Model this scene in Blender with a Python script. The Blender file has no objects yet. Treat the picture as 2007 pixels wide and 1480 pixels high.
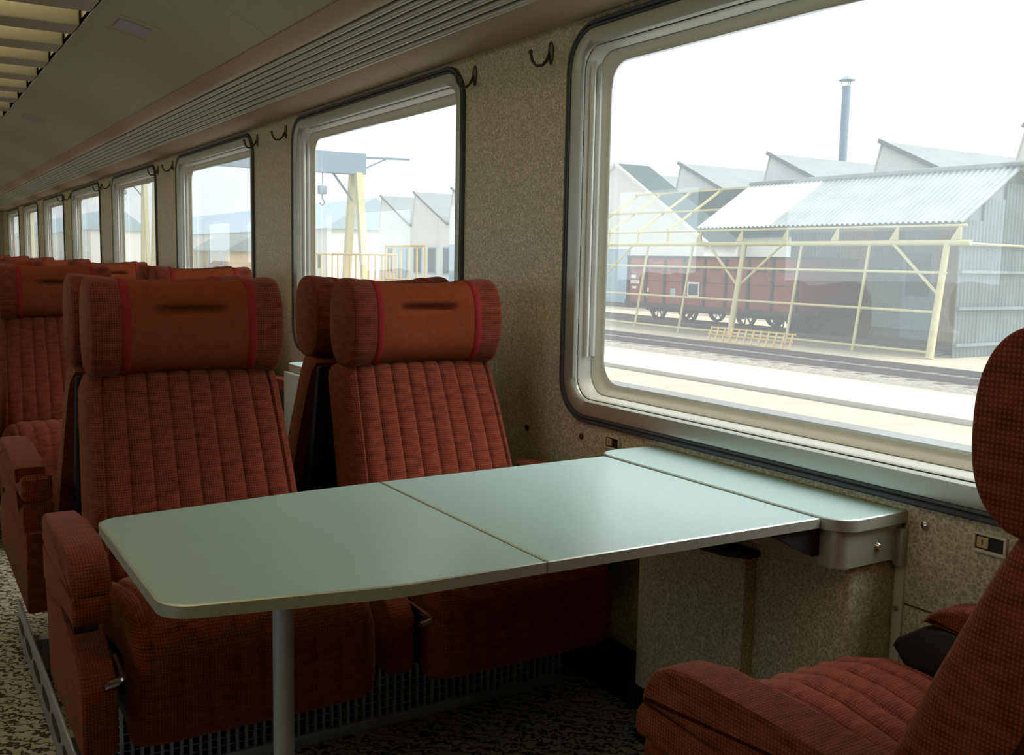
import bpy, bmesh, math, random
from mathutils import Vector, Matrix
random.seed(7)
PI = math.pi
scene = bpy.context.scene
col = scene.collection

# ------------------------------------------------------------------ camera, sky, exposure
CAM_H = 1.15
cam_d = bpy.data.cameras.new('camera')
cam = bpy.data.objects.new('camera', cam_d)
col.objects.link(cam)
R = Matrix(((0.85037, -0.04479765, 0.52427474), (-0.52582874, -0.10901591, 0.84357552), (0.01936409, -0.99303006, -0.11625976)))
right, down, fwd = R.col[0].copy(), R.col[1].copy(), R.col[2].copy()
M = Matrix.Identity(4)
for i in range(3):
    M[i][0] = right[i]; M[i][1] = -down[i]; M[i][2] = -fwd[i]
M[2][3] = CAM_H
cam.matrix_world = M
cam_d.sensor_width = 36.0
cam_d.lens = 1950.0 / 2007.0 * 36.0
cam_d.clip_start = 0.02
cam_d.clip_end = 600
scene.camera = cam

world = bpy.data.worlds.new('overcast_sky')
scene.world = world
world.use_nodes = True
wn = world.node_tree.nodes
bg = wn['Background']
bg.inputs['Color'].default_value = (0.90, 0.95, 1.0, 1)
bg.inputs['Strength'].default_value = 0.72

sun_d = bpy.data.lights.new('hazy_sun', 'SUN')
sun_d.energy = 3.2
sun_d.angle = math.radians(46)
sun_d.color = (1.0, 0.95, 0.86)
sun = bpy.data.objects.new('hazy_sun', sun_d)
col.objects.link(sun)
sun.rotation_euler = Vector((0.60, -0.42, 0.95)).to_track_quat('Z', 'Y').to_euler()

vs = scene.view_settings
vs.view_transform = 'Standard'
vs.look = 'None'
vs.gamma = 1.0
vs.use_curve_mapping = False
vs.exposure = 1.0
cy = scene.cycles
cy.max_bounces = 9
cy.diffuse_bounces = 5
cy.glossy_bounces = 4
cy.transparent_max_bounces = 12
cy.caustics_reflective = False
cy.caustics_refractive = False
cy.sample_clamp_indirect = 4.0
cy.use_denoising = True

# ------------------------------------------------------------------ layout numbers (metres)
FLOOR = 0.06
WX = 1.518                 # inner face of the window wall
CX = 0.12                  # centre line of the coach
OX = 2 * CX - WX           # opposite wall
PITCH = 2.115
WIN_W = 1.565
WIN_Y1 = 2.19              # far edge of the table window
WZ0, WZ1 = 0.735, 1.752
Y0, Y1 = -0.75, 17.75       # coach ends
ROW = 2.44                 # back-to-back plane of the first seat row
GROUND = -1.25

# ------------------------------------------------------------------ materials
def new_mat(name):
    m = bpy.data.materials.new(name); m.use_nodes = True
    nt = m.node_tree
    return m, nt, nt.nodes['Principled BSDF']
def node(nt, typ, **kw):
    n = nt.nodes.new(typ)
    for k, v in kw.items(): setattr(n, k, v)
    return n
def ramp(nt, src, stops):
    r = node(nt, 'ShaderNodeValToRGB')
    els = r.color_ramp.elements
    while len(els) < len(stops): els.new(0.5)
    for e, (p, c) in zip(els, stops):
        e.position = p; e.color = (*c, 1)
    nt.links.new(src, r.inputs[0]); return r
def plain(name, c, rough=0.6, metal=0.0, noise=0.0, scale=20.0, bump=0.0, spec=None):
    m, nt, b = new_mat(name)
    b.inputs['Roughness'].default_value = rough
    b.inputs['Metallic'].default_value = metal
    if spec is not None: b.inputs['Specular IOR Level'].default_value = spec
    if noise > 0 or bump > 0:
        tc = node(nt, 'ShaderNodeTexCoord')
        n = node(nt, 'ShaderNodeTexNoise'); n.inputs['Scale'].default_value = scale; n.inputs['Detail'].default_value = 4
        nt.links.new(tc.outputs['Object'], n.inputs['Vector'])
        lo = tuple(x * (1 - noise) for x in c); hi = tuple(min(1, x * (1 + noise)) for x in c)
        r = ramp(nt, n.outputs['Fac'], [(0.3, lo), (0.7, hi)])
        nt.links.new(r.outputs[0], b.inputs['Base Color'])
        if bump > 0:
            bp = node(nt, 'ShaderNodeBump'); bp.inputs['Strength'].default_value = bump; bp.inputs['Distance'].default_value = 0.01
            nt.links.new(n.outputs['Fac'], bp.inputs['Height']); nt.links.new(bp.outputs[0], b.inputs['Normal'])
    else:
        b.inputs['Base Color'].default_value = (*c, 1)
    return m

def fabric(name, hi, mid, dark, pitch=0.0065, plaid=True):
    m, nt, b = new_mat(name)
    b.inputs['Roughness'].default_value = 0.95
    b.inputs['Specular IOR Level'].default_value = 0.1
    b.inputs['Sheen Weight'].default_value = 0.18
    b.inputs['Sheen Roughness'].default_value = 0.5
    b.inputs['Sheen Tint'].default_value = (1, 0.55, 0.4, 1)
    uv = node(nt, 'ShaderNodeUVMap')
    sep = node(nt, 'ShaderNodeSeparateXYZ'); nt.links.new(uv.outputs[0], sep.inputs[0])
    def math_(op, a, bb=None):
        n = node(nt, 'ShaderNodeMath', operation=op)
        for i, v in enumerate((a, bb)):
            if v is None: continue
            if isinstance(v, (int, float)): n.inputs[i].default_value = v
            else: nt.links.new(v, n.inputs[i])
        return n.outputs[0]
    def line(src, p):
        s = math_('SINE', math_('MULTIPLY', src, 2 * PI / p))
        return math_('ADD', math_('MULTIPLY', s, 0.5), 0.5)
    lx, ly = line(sep.outputs[0], pitch), line(sep.outputs[1], pitch)
    weave = math_('MULTIPLY', lx, ly)
    nz = node(nt, 'ShaderNodeTexNoise'); nz.inputs['Scale'].default_value = 26; nz.inputs['Detail'].default_value = 3
    mp = node(nt, 'ShaderNodeMapping'); mp.inputs['Scale'].default_value = (1, 3.2, 1)
    nt.links.new(uv.outputs[0], mp.inputs[0]); nt.links.new(mp.outputs[0], nz.inputs['Vector'])
    v = math_('ADD', math_('MULTIPLY', weave, 0.45), math_('MULTIPLY', nz.outputs['Fac'], 0.68))
    r = ramp(nt, v, [(0.2, dark), (0.45, mid), (0.8, hi)])
    nt.links.new(r.outputs[0], b.inputs['Base Color'])
    bp = node(nt, 'ShaderNodeBump'); bp.inputs['Strength'].default_value = 0.25; bp.inputs['Distance'].default_value = 0.002
    nt.links.new(weave, bp.inputs['Height']); nt.links.new(bp.outputs[0], b.inputs['Normal'])
    return m

MAT = {}
MAT['fabric'] = fabric('rust_check_weave', (0.255, 0.062, 0.022), (0.155, 0.031, 0.015), (0.055, 0.012, 0.010), 0.0052)
MAT['velour'] = plain('rust_velour', (0.19, 0.043, 0.013), 0.95, noise=0.12, scale=60, spec=0.1)
MAT['piping'] = plain('red_piping_cloth', (0.22, 0.016, 0.014), 0.85, spec=0.15)
MAT['black'] = plain('black_plastic', (0.012, 0.012, 0.015), 0.55)
MAT['steel'] = plain('dull_steel', (0.50, 0.55, 0.64), 0.42, 0.6, noise=0.06, scale=30)
MAT['chrome'] = plain('polished_steel', (0.62, 0.63, 0.66), 0.2, 1.0)
MAT['alu'] = plain('anodised_aluminium', (0.50, 0.53, 0.49), 0.40, 0.6, noise=0.04, scale=8)
MAT['alu_white'] = plain('pale_aluminium', (0.74, 0.75, 0.72), 0.45, 0.35, noise=0.03, scale=8)
MAT['gasket'] = plain('grey_blue_rubber', (0.055, 0.065, 0.085), 0.5)
MAT['seal'] = plain('cream_glazing_seal', (0.80, 0.80, 0.68), 0.5)
MAT['cream'] = plain('cream_ceiling_laminate', (0.43, 0.44, 0.31), 0.55, noise=0.04, scale=40)
MAT['cove'] = plain('tan_cove_laminate', (0.44, 0.35, 0.23), 0.5, noise=0.06, scale=60)
MAT['rack'] = plain('pale_ribbed_metal', (0.60, 0.63, 0.56), 0.38, 0.45)
MAT['louvre'] = plain('grey_louvre_sheet', (0.40, 0.38, 0.28), 0.55)
MAT['hook'] = plain('dark_bronze_hook', (0.09, 0.08, 0.075), 0.35, 0.7)
MAT['tan'] = plain('tan_plastic', (0.55, 0.40, 0.20), 0.5)
MAT['plate'] = plain('cream_plastic_plate', (0.60, 0.58, 0.50), 0.45)

def speckle():
    m, nt, b = new_mat('speckled_wall_laminate')
    b.inputs['Roughness'].default_value = 0.42
    tc = node(nt, 'ShaderNodeTexCoord')
    v = node(nt, 'ShaderNodeTexVoronoi', feature='DISTANCE_TO_EDGE'); v.inputs['Scale'].default_value = 120
    n2 = node(nt, 'ShaderNodeTexNoise'); n2.inputs['Scale'].default_value = 140; n2.inputs['Detail'].default_value = 3
    nt.links.new(tc.outputs['Object'], v.inputs['Vector']); nt.links.new(tc.outputs['Object'], n2.inputs['Vector'])
    a = node(nt, 'ShaderNodeMath', operation='MULTIPLY'); a.inputs[1].default_value = 1.2
    nt.links.new(v.outputs['Distance'], a.inputs[0])
    s = node(nt, 'ShaderNodeMath', operation='SUBTRACT'); nt.links.new(n2.outputs['Fac'], s.inputs[0]); nt.links.new(a.outputs[0], s.inputs[1])
    r = ramp(nt, s.outputs[0], [(0.18, (0.36, 0.335, 0.215)), (0.36, (0.50, 0.47, 0.33)), (0.60, (0.70, 0.68, 0.55))])
    nt.links.new(r.outputs[0], b.inputs['Base Color'])
    return m
MAT['wall'] = speckle()

def laminate():
    m, nt, b = new_mat('grey_green_table_laminate')
    b.inputs['Roughness'].default_value = 0.30
    b.inputs['Specular IOR Level'].default_value = 0.8
    tc = node(nt, 'ShaderNodeTexCoord')
    n = node(nt, 'ShaderNodeTexNoise'); n.inputs['Scale'].default_value = 90; n.inputs['Detail'].default_value = 5
    mp = node(nt, 'ShaderNodeMapping'); mp.inputs['Scale'].default_value = (1, 5, 1)
    nt.links.new(tc.outputs['Object'], mp.inputs[0]); nt.links.new(mp.outputs[0], n.inputs['Vector'])
    r = ramp(nt, n.outputs['Fac'], [(0.3, (0.36, 0.52, 0.54)), (0.7, (0.43, 0.59, 0.61))])
    nt.links.new(r.outputs[0], b.inputs['Base Color'])
    return m
MAT['laminate'] = laminate()

def carpet():
    m, nt, b = new_mat('patterned_carpet')
    b.inputs['Roughness'].default_value = 1.0
    b.inputs['Specular IOR Level'].default_value = 0.05
    tc = node(nt, 'ShaderNodeTexCoord')
    w = node(nt, 'ShaderNodeTexWave', wave_type='BANDS', bands_direction='DIAGONAL')
    w.inputs['Scale'].default_value = 15; w.inputs['Distortion'].default_value = 9; w.inputs['Detail'].default_value = 2; w.inputs['Detail Scale'].default_value = 3.2
    v = node(nt, 'ShaderNodeTexNoise'); v.inputs['Scale'].default_value = 60; v.inputs['Detail'].default_value = 2; v.inputs['Distortion'].default_value = 2.2
    nt.links.new(tc.outputs['Object'], w.inputs['Vector']); nt.links.new(tc.outputs['Object'], v.inputs['Vector'])
    mx = node(nt, 'ShaderNodeMath', operation='MULTIPLY'); nt.links.new(w.outputs['Fac'], mx.inputs[0]); nt.links.new(v.outputs['Fac'], mx.inputs[1])
    r = ramp(nt, mx.outputs[0], [(0.05, (0.07, 0.055, 0.045)), (0.13, (0.19, 0.165, 0.125)), (0.22, (0.46, 0.43, 0.335))])
    nt.links.new(r.outputs[0], b.inputs['Base Color'])
    bp = node(nt, 'ShaderNodeBump'); bp.inputs['Strength'].default_value = 0.4; bp.inputs['Distance'].default_value = 0.004
    nt.links.new(v.outputs['Fac'], bp.inputs['Height']); nt.links.new(bp.outputs[0], b.inputs['Normal'])
    return m
MAT['carpet'] = carpet()

def glass():
    # double glazing: clear, a mirror-like share, and a translucent share imitating bright haze
    m, nt, b = new_mat('haze_veil_window_glass')
    nt.nodes.remove(b)
    out = nt.nodes['Material Output']
    tr = node(nt, 'ShaderNodeBsdfTransparent'); tr.inputs[0].default_value = (0.965, 0.99, 0.985, 1)
    gl = node(nt, 'ShaderNodeBsdfGlossy'); gl.inputs['Roughness'].default_value = 0.0; gl.inputs[0].default_value = (0.95, 1, 1, 1)
    tl = node(nt, 'ShaderNodeBsdfTranslucent'); tl.inputs[0].default_value = (0.86, 0.96, 1.0, 1)
    lw = node(nt, 'ShaderNodeLayerWeight'); lw.inputs[0].default_value = 0.5
    pw = node(nt, 'ShaderNodeMath', operation='POWER'); pw.inputs[1].default_value = 5.0
    nt.links.new(lw.outputs['Facing'], pw.inputs[0])
    fr = node(nt, 'ShaderNodeMath', operation='MULTIPLY_ADD'); fr.inputs[1].default_value = 0.88; fr.inputs[2].default_value = 0.13
    nt.links.new(pw.outputs[0], fr.inputs[0])
    m1 = node(nt, 'ShaderNodeMixShader'); m1.inputs[0].default_value = 0.15
    m2 = node(nt, 'ShaderNodeMixShader')
    nt.links.new(tr.outputs[0], m1.inputs[1]); nt.links.new(tl.outputs[0], m1.inputs[2])
    nt.links.new(fr.outputs[0], m2.inputs[0]); nt.links.new(m1.outputs[0], m2.inputs[1]); nt.links.new(gl.outputs[0], m2.inputs[2])
    nt.links.new(m2.outputs[0], out.inputs[0])
    return m
MAT['glass'] = glass()

def lamp_mat():
    m, nt, b = new_mat('warm_fluorescent_tube')
    b.inputs['Emission Color'].default_value = (1.0, 0.82, 0.48, 1)
    b.inputs['Emission Strength'].default_value = 5.5
    return m
MAT['lamp'] = lamp_mat()

# outdoors
MAT['sand'] = plain('pale_sandy_ground', (0.38, 0.345, 0.265), 0.95, noise=0.12, scale=0.8)
MAT['asphalt'] = plain('grey_platform_asphalt', (0.165, 0.17, 0.172), 0.9, noise=0.08, scale=2)
MAT['concrete'] = plain('pale_concrete', (0.42, 0.40, 0.355), 0.9, noise=0.05, scale=2)
MAT['ballast'] = plain('brown_grey_ballast', (0.25, 0.23, 0.20), 0.95, noise=0.3, scale=9, bump=0.6)
MAT['rail'] = plain('rusty_rail_steel', (0.16, 0.14, 0.14), 0.5, 0.5)
MAT['timber'] = plain('weathered_sleeper_timber', (0.16, 0.13, 0.11), 0.9, noise=0.2, scale=6)
MAT['yellow'] = plain('pale_yellow_paint', (0.56, 0.52, 0.29), 0.6, noise=0.06, scale=3)
MAT['wagon_red'] = plain('faded_oxide_red_paint', (0.30, 0.085, 0.075), 0.7, noise=0.15, scale=2.5)
MAT['wagon_dark'] = plain('sooty_underframe_steel', (0.045, 0.04, 0.045), 0.7)
MAT['tin'] = plain('weathered_corrugated_sheet', (0.27, 0.305, 0.31), 0.6, 0.1, noise=0.15, scale=1.2)
MAT['tin_dark'] = plain('grey_green_corrugated_cladding', (0.22, 0.27, 0.28), 0.65, 0.1, noise=0.15, scale=1.2)
MAT['tin_clear'] = plain('bleached_translucent_sheet', (0.62, 0.62, 0.59), 0.5)
MAT['render'] = plain('pale_rendered_wall', (0.78, 0.79, 0.77), 0.9, noise=0.05, scale=0.5)
MAT['roof_grey'] = plain('grey_fibre_cement_roof', (0.22, 0.25, 0.26), 0.85, noise=0.06, scale=0.5)
MAT['roof_teal'] = plain('dark_slate_roof', (0.035, 0.065, 0.075), 0.8)
MAT['blue_door'] = plain('pale_blue_paint', (0.36, 0.48, 0.56), 0.7)
MAT['dark_pane'] = plain('dark_workshop_pane', (0.05, 0.08, 0.10), 0.15)
MAT['board'] = plain('tan_boarding', (0.50, 0.37, 0.20), 0.8, noise=0.1, scale=3)
MAT['stack'] = plain('blue_grey_stack_steel', (0.20, 0.28, 0.36), 0.6, 0.2)
MAT['white_paint'] = plain('white_marking_paint', (0.80, 0.80, 0.78), 0.7)
MAT['ochre'] = plain('ochre_timber', (0.56, 0.40, 0.15), 0.8, noise=0.1, scale=5)

# ------------------------------------------------------------------ mesh helpers
def finish(name, bm, mat, parent=None, smooth=40, kind=None):
    me = bpy.data.meshes.new(name)
    bmesh.ops.recalc_face_normals(bm, faces=bm.faces)
    uvl = bm.loops.layers.uv.new('UVMap')
    for f in bm.faces:
        n = f.normal
        ax = max(range(3), key=lambda i: abs(n[i]))
        a, b = ((1, 2), (0, 2), (0, 1))[ax]
        for lp in f.loops:
            co = lp.vert.co; lp[uvl].uv = (co[a], co[b])
    bm.to_mesh(me); bm.free()
    me.materials.append(MAT[mat] if isinstance(mat, str) else mat)
    if smooth:
        me.polygons.foreach_set('use_smooth', [True] * len(me.polygons))
        me.set_sharp_from_angle(angle=math.radians(smooth))
    o = bpy.data.objects.new(name, me); col.objects.link(o)
    if parent is not None: o.parent = parent
    if kind: o['kind'] = kind
    return o
def box_bm(bm, x0, x1, y0, y1, z0, z1, bevel=0.0, seg=2):
    vs_ = [bm.verts.new(p) for p in ((x0,y0,z0),(x1,y0,z0),(x1,y1,z0),(x0,y1,z0),(x0,y0,z1),(x1,y0,z1),(x1,y1,z1),(x0,y1,z1))]
    fs = [bm.faces.new([vs_[i] for i in q]) for q in ((0,3,2,1),(4,5,6,7),(0,1,5,4),(1,2,6,5),(2,3,7,6),(3,0,4,7))]
    if bevel > 0:
        es = list({e for f in fs for e in f.edges})
        bmesh.ops.bevel(bm, geom=es, offset=bevel, segments=seg, profile=0.5, affect='EDGES')
def box(name, x0, x1, y0, y1, z0, z1, mat, parent=None, bevel=0.0, kind=None, seg=2):
    bm = bmesh.new(); box_bm(bm, x0, x1, y0, y1, z0, z1, bevel, seg)
    return finish(name, bm, mat, parent, kind=kind)
def prism_bm(bm, pts, axis, a0, a1, bevel=0.0, seg=3, only_ends=False):
    """pts in the two other axes (in axis order), extruded along axis."""
    def P(p, a):
        return {0: (a, p[0], p[1]), 1: (p[0], a, p[1]), 2: (p[0], p[1], a)}[axis]
    A = [bm.verts.new(P(p, a0)) for p in pts]; B = [bm.verts.new(P(p, a1)) for p in pts]
    n = len(pts)
    fa = bm.faces.new(A[::-1]); fb = bm.faces.new(B)
    sides = [bm.faces.new((A[i], A[(i+1) % n], B[(i+1) % n], B[i])) for i in range(n)]
    if bevel > 0:
        es = set(fa.edges) | set(fb.edges)
        bmesh.ops.bevel(bm, geom=list(es), offset=bevel, segments=seg, profile=0.5, affect='EDGES')
def prism(name, pts, axis, a0, a1, mat, parent=None, bevel=0.0, seg=3, smooth=40, kind=None):
    bm = bmesh.new(); prism_bm(bm, pts, axis, a0, a1, bevel, seg)
    return finish(name, bm, mat, parent, smooth, kind)
def loft_bm(bm, rings, closed=True, cap=True):
    vr = [[bm.verts.new(p) for p in r] for r in rings]
    n = len(vr[0])
    for i in range(len(vr) - 1):
        for j in range(n if closed else n - 1):
            k = (j + 1) % n
            bm.faces.new((vr[i][j], vr[i][k], vr[i+1][k], vr[i+1][j]))
    if cap and closed:
        bm.faces.new(vr[0][::-1]); bm.faces.new(vr[-1])
def loft(name, rings, mat, parent=None, closed=True, cap=True, smooth=40, kind=None):
    bm = bmesh.new(); loft_bm(bm, rings, closed, cap)
    return finish(name, bm, mat, parent, smooth, kind)
def tube_bm(bm, path, r, n=10, radii=None):
    path = [Vector(p) for p in path]
    rings = []
    for i, p in enumerate(path):
        t = (path[min(i+1, len(path)-1)] - path[max(i-1, 0)]).normalized()
        u = t.orthogonal().normalized() if i == 0 else (u - t * u.dot(t)).normalized()
        v = t.cross(u)
        rr = radii[i] if radii else r
        rings.append([p + (u * math.cos(2*PI*k/n) + v * math.sin(2*PI*k/n)) * rr for k in range(n)])
    loft_bm(bm, rings)
def tube(name, path, r, mat, parent=None, n=10, radii=None, kind=None):
    bm = bmesh.new(); tube_bm(bm, path, r, n, radii)
    return finish(name, bm, mat, parent, kind=kind)
def bar(name, p, q, w, mat, parent=None, h=None):
    """square bar between two points"""
    p, q = Vector(p), Vector(q); t = (q - p).normalized()
    u = t.cross(Vector((0, 0, 1)))
    if u.length < 1e-3: u = Vector((1, 0, 0))
    u.normalize(); v = u.cross(t).normalized(); h = h or w
    bm = bmesh.new()
    loft_bm(bm, [[c + u * (a * w / 2) + v * (b * h / 2) for a, b in ((-1,-1),(1,-1),(1,1),(-1,1))] for c in (p, q)])
    return finish(name, bm, mat, parent)
def empty(name, loc=(0, 0, 0), rz=0.0, parent=None):
    o = bpy.data.objects.new(name, None); col.objects.link(o)
    o.location = loc; o.rotation_euler = (0, 0, rz); o.empty_display_size = 0.1
    if parent is not None: o.parent = parent
    return o
def tag(o, label=None, cat=None, group=None, kind=None):
    if label: o['label'] = label
    if cat: o['category'] = cat
    if group: o['group'] = group
    if kind: o['kind'] = kind
    return o
def copy_tree(o, parent=None):
    c = o.copy(); col.objects.link(c)
    if parent is not None: c.parent = parent
    for ch in list(o.children): copy_tree(ch, c)
    return c
def share(o, name, parent, loc=(0, 0, 0)):
    c = bpy.data.objects.new(name, o.data); col.objects.link(c); c.parent = parent; c.location = loc
    return c
def rr_loop(y0, y1, z0, z1, r, n=8):
    pts = []
    for cy_, cz_, a0 in ((y1 - r, z1 - r, 0), (y0 + r, z1 - r, PI/2), (y0 + r, z0 + r, PI), (y1 - r, z0 + r, 3*PI/2)):
        for k in range(n + 1):
            a = a0 + (PI/2) * k / n
            pts.append((cy_ + r * math.cos(a), cz_ + r * math.sin(a)))
    return pts

# ------------------------------------------------------------------ coach shell
floor = box('floor', OX - 0.1, WX + 0.1, Y0, Y1, FLOOR - 0.08, FLOOR, 'carpet'); tag(floor, 'patterned beige carpet floor of the coach', kind='structure')

N_FIRST, N_LAST = 0, 7
R_OUT = 0.115
def win_span(i):
    y1 = WIN_Y1 + PITCH * i
    return y1 - WIN_W, y1
SEAM = 0.552
def wall_mesh(name, wx, s, parent):
    """upper wall sheet with a rounded hole at each window"""
    bm = bmesh.new()
    edges = []
    def loop(pts):
        v = [bm.verts.new((wx, a, b)) for a, b in pts]
        return [bm.edges.new((v[i], v[(i+1) % len(v)])) for i in range(len(v))]
    edges += loop([(Y0, SEAM + 0.002), (Y1, SEAM + 0.002), (Y1, 1.80), (Y0, 1.80)])
    for i in range(N_FIRST, N_LAST + 1):
        a, b = win_span(i)
        edges += loop(rr_loop(a + 0.012, b - 0.012, WZ0 + 0.012, WZ1 - 0.012, R_OUT - 0.01))
    bmesh.ops.triangle_fill(bm, edges=edges, use_beauty=True, use_dissolve=False)
    ext = bmesh.ops.extrude_face_region(bm, geom=list(bm.faces))
    for v in [g for g in ext['geom'] if isinstance(g, bmesh.types.BMVert)]: v.co.x += s * 0.03
    return finish(name, bm, 'wall', parent, smooth=30)
WALLS = {}
for side, wx, s in (('right', WX, 1), ('left', OX, -1)):
    w = WALLS[wx] = empty('wall_' + side); tag(w, 'speckled beige laminate coach side wall', kind='structure')
    wall_mesh('upper_panel', wx, s, w)
    x0, x1 = (wx, wx + 0.03) if s > 0 else (wx - 0.03, wx)
    box('lower_panel', x0, x1, Y0, Y1, FLOOR, SEAM - 0.002, 'wall', w)
    x0, x1 = (wx + 0.028, wx + 0.035) if s > 0 else (wx - 0.035, wx - 0.028)
    box('seam_backing', x0, x1, Y0, Y1, SEAM - 0.02, SEAM + 0.02, 'black', w)
    b0, b1 = (wx - 0.012, wx) if s > 0 else (wx, wx + 0.012)
    bb = box('baseboard_' + side, b0, b1, Y0, Y1, FLOOR, 0.20, 'black', None, 0.003); tag(bb, 'black skirting along the coach side wall', kind='structure')
for nm, y in (('wall_far', Y1), ('wall_behind', Y0 - 0.05)):
    w = box(nm, OX - 0.1, WX + 0.1, y, y + 0.05, FLOOR, 2.35, 'wall'); tag(w, 'speckled partition closing the coach', kind='structure')

for nm, x0, x1 in (('wall_seat_end', 0.36, WX), ('wall_luggage_end', OX, -0.42)):
    w = box(nm, x0, x1, 0.06, 0.10, FLOOR, 2.06 if x0 > 0 else 2.0, 'wall'); tag(w, 'speckled partition beside the coach doorway', kind='structure')

# --- windows
def make_window(n, i, wx, s):
    a, b = win_span(i)
    W_ = empty('window_%d' % n, (wx, (a + b) / 2, WZ0)); tag(W_, 'aluminium framed coach window with rounded corners', kind='structure')
    hw, hh = (b - a) / 2, WZ1 - WZ0
    def ring(h, inset):
        # h: height above the wall towards the cabin
        return [(-s * h, y, z) for y, z in rr_loop(-hw + inset, hw - inset, inset, hh - inset, max(0.06, R_OUT - inset))]
    def sect(name, prof, mat):
        return loft(name, [ring(h, q) for h, q in prof], mat, W_, closed=True, cap=False, smooth=50)
    sect('gasket', [(-0.01, 0.0), (0.006, 0.0), (0.011, 0.004), (0.011, 0.010), (0.006, 0.013), (0.011, 0.015), (0.009, 0.020), (-0.004, 0.020)], 'gasket')
    sect('frame', [(0.002, 0.019), (0.007, 0.021), (0.009, 0.030), (0.004, 0.056), (-0.004, 0.060), (-0.008, 0.060)], 'alu')
    sect('reveal', [(-0.008, 0.062), (-0.012, 0.066), (-0.066, 0.072), (-0.066, 0.10)], 'alu_white')
    sect('glazing_seal', [(-0.046, 0.071), (-0.047, 0.074), (-0.060, 0.084), (-0.062, 0.086), (-0.066, 0.093), (-0.070, 0.093)], 'seal')
    for e in (-1, 1):      # blind guides on both jambs
        for hpos, wd in ((-0.026, 0.007), (-0.046, 0.009)):
            bm = bmesh.new()
            yj = e * (hw - 0.0695)
            prism_bm(bm, [(-s * (hpos + wd * math.cos(t)), yj - e * 0.011 * max(0, math.sin(t))) for t in [PI * k / 8 for k in range(9)]], 2, 0.17, hh - 0.078)
            finish('blind_guide', bm, 'alu_white', W_)
    bm = bmesh.new()
    lp = rr_loop(-hw + 0.078, hw - 0.078, 0.078, hh - 0.078, 0.06)
    vs_ = [bm.verts.new((s * 0.066, y, z)) for y, z in lp]; bm.faces.new(vs_)
    finish('pane', bm, 'glass', W_, smooth=0)
    # outer skin collar, so that the reveal is closed towards the weather side
    bm = bmesh.new()
    loft_bm(bm, [[(s * 0.068, y, z) for y, z in rr_loop(-hw + q, hw - q, q, hh - q, max(0.06, R_OUT - q))] for q in (0.095, -0.01)], True, False)
    finish('outer_collar', bm, 'alu', W_)
    return W_
n = 1
for i in range(0, N_LAST + 1):
    make_window(n, i, WX, 1); n += 1
for i in range(N_FIRST, N_LAST + 1):
    make_window(n, i, OX, -1); n += 1

# --- cornice, ribbed rack, ceiling, light channel (profiles in x,z run along the coach)
def mirror(p): return (2 * CX - p[0], p[1])
COVE = [(1.520, 1.764), (1.500, 1.763), (1.470, 1.768), (1.435, 1.780), (1.405, 1.799)]
ROLL = [(1.256, 1.884), (1.244, 1.880), (1.222, 1.884), (1.196, 1.897), (1.172, 1.914)]
CEIL = [(1.170, 1.918), (1.10, 1.962), (1.02, 2.000), (0.93, 2.033), (0.86, 2.052), (0.80, 2.064), (0.70, 2.080)]
def strip(name, prof, thick, mat, mir, y0, y1, parent):
    pr = [mirror(p) for p in prof] if mir else prof
    up = [(x, z + thick) for x, z in pr]
    return prism(name, pr + up[::-1], 1, y0, y1, mat, parent, smooth=35)
tn = 1
for mir, side in ((False, 'right'), (True, 'left')):
    t = empty('trim_%d' % tn); tn += 1; tag(t, 'tan cove moulding above the coach windows', kind='structure')
    ys = [Y0] + [2.44 + 2.115 * k + 0.62 for k in range(-1, 8)] + [Y1]
    ys = [y for y in ys if Y0 <= y <= Y1]
    for a, b in zip(ys[:-1], ys[1:]):
        strip('cove_panel', COVE, 0.03, 'cove', mir, a + 0.0012, b - 0.0012, t)
    t = empty('trim_%d' % tn); tn += 1; tag(t, 'rack of long pale ribs above the tan cove', kind='structure')
    NR = 7
    for k in range(NR):
        f0, f1 = k / NR, (k + 0.80) / NR
        P0 = Vector((1.405, 1.799)).lerp(Vector((1.252, 1.882)), f0)
        P1 = Vector((1.405, 1.799)).lerp(Vector((1.252, 1.882)), f1)
        dn = Vector((-0.477, -0.879))
        pr = [P0 + (P1 - P0) * u + dn * (0.008 * math.sin(PI * u)) for u in (0, 0.15, 0.35, 0.5, 0.65, 0.85, 1)]
        pr += [P1 - dn * 0.006, P0 - dn * 0.006]
        pr = [(p[0], p[1]) for p in pr]
        if mir: pr = [mirror(p) for p in pr]
        prism('rib', pr, 1, Y0, Y1, 'rack', t)
    bk = [(1.41, 1.812), (1.25, 1.899), (1.25, 1.91), (1.41, 1.823)]
    prism('rack_backing', [mirror(p) for p in bk] if mir else bk, 1, Y0, Y1, 'louvre', t)
    strip('roll_edge', ROLL, 0.02, 'cove', mir, Y0, Y1, t)

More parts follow.
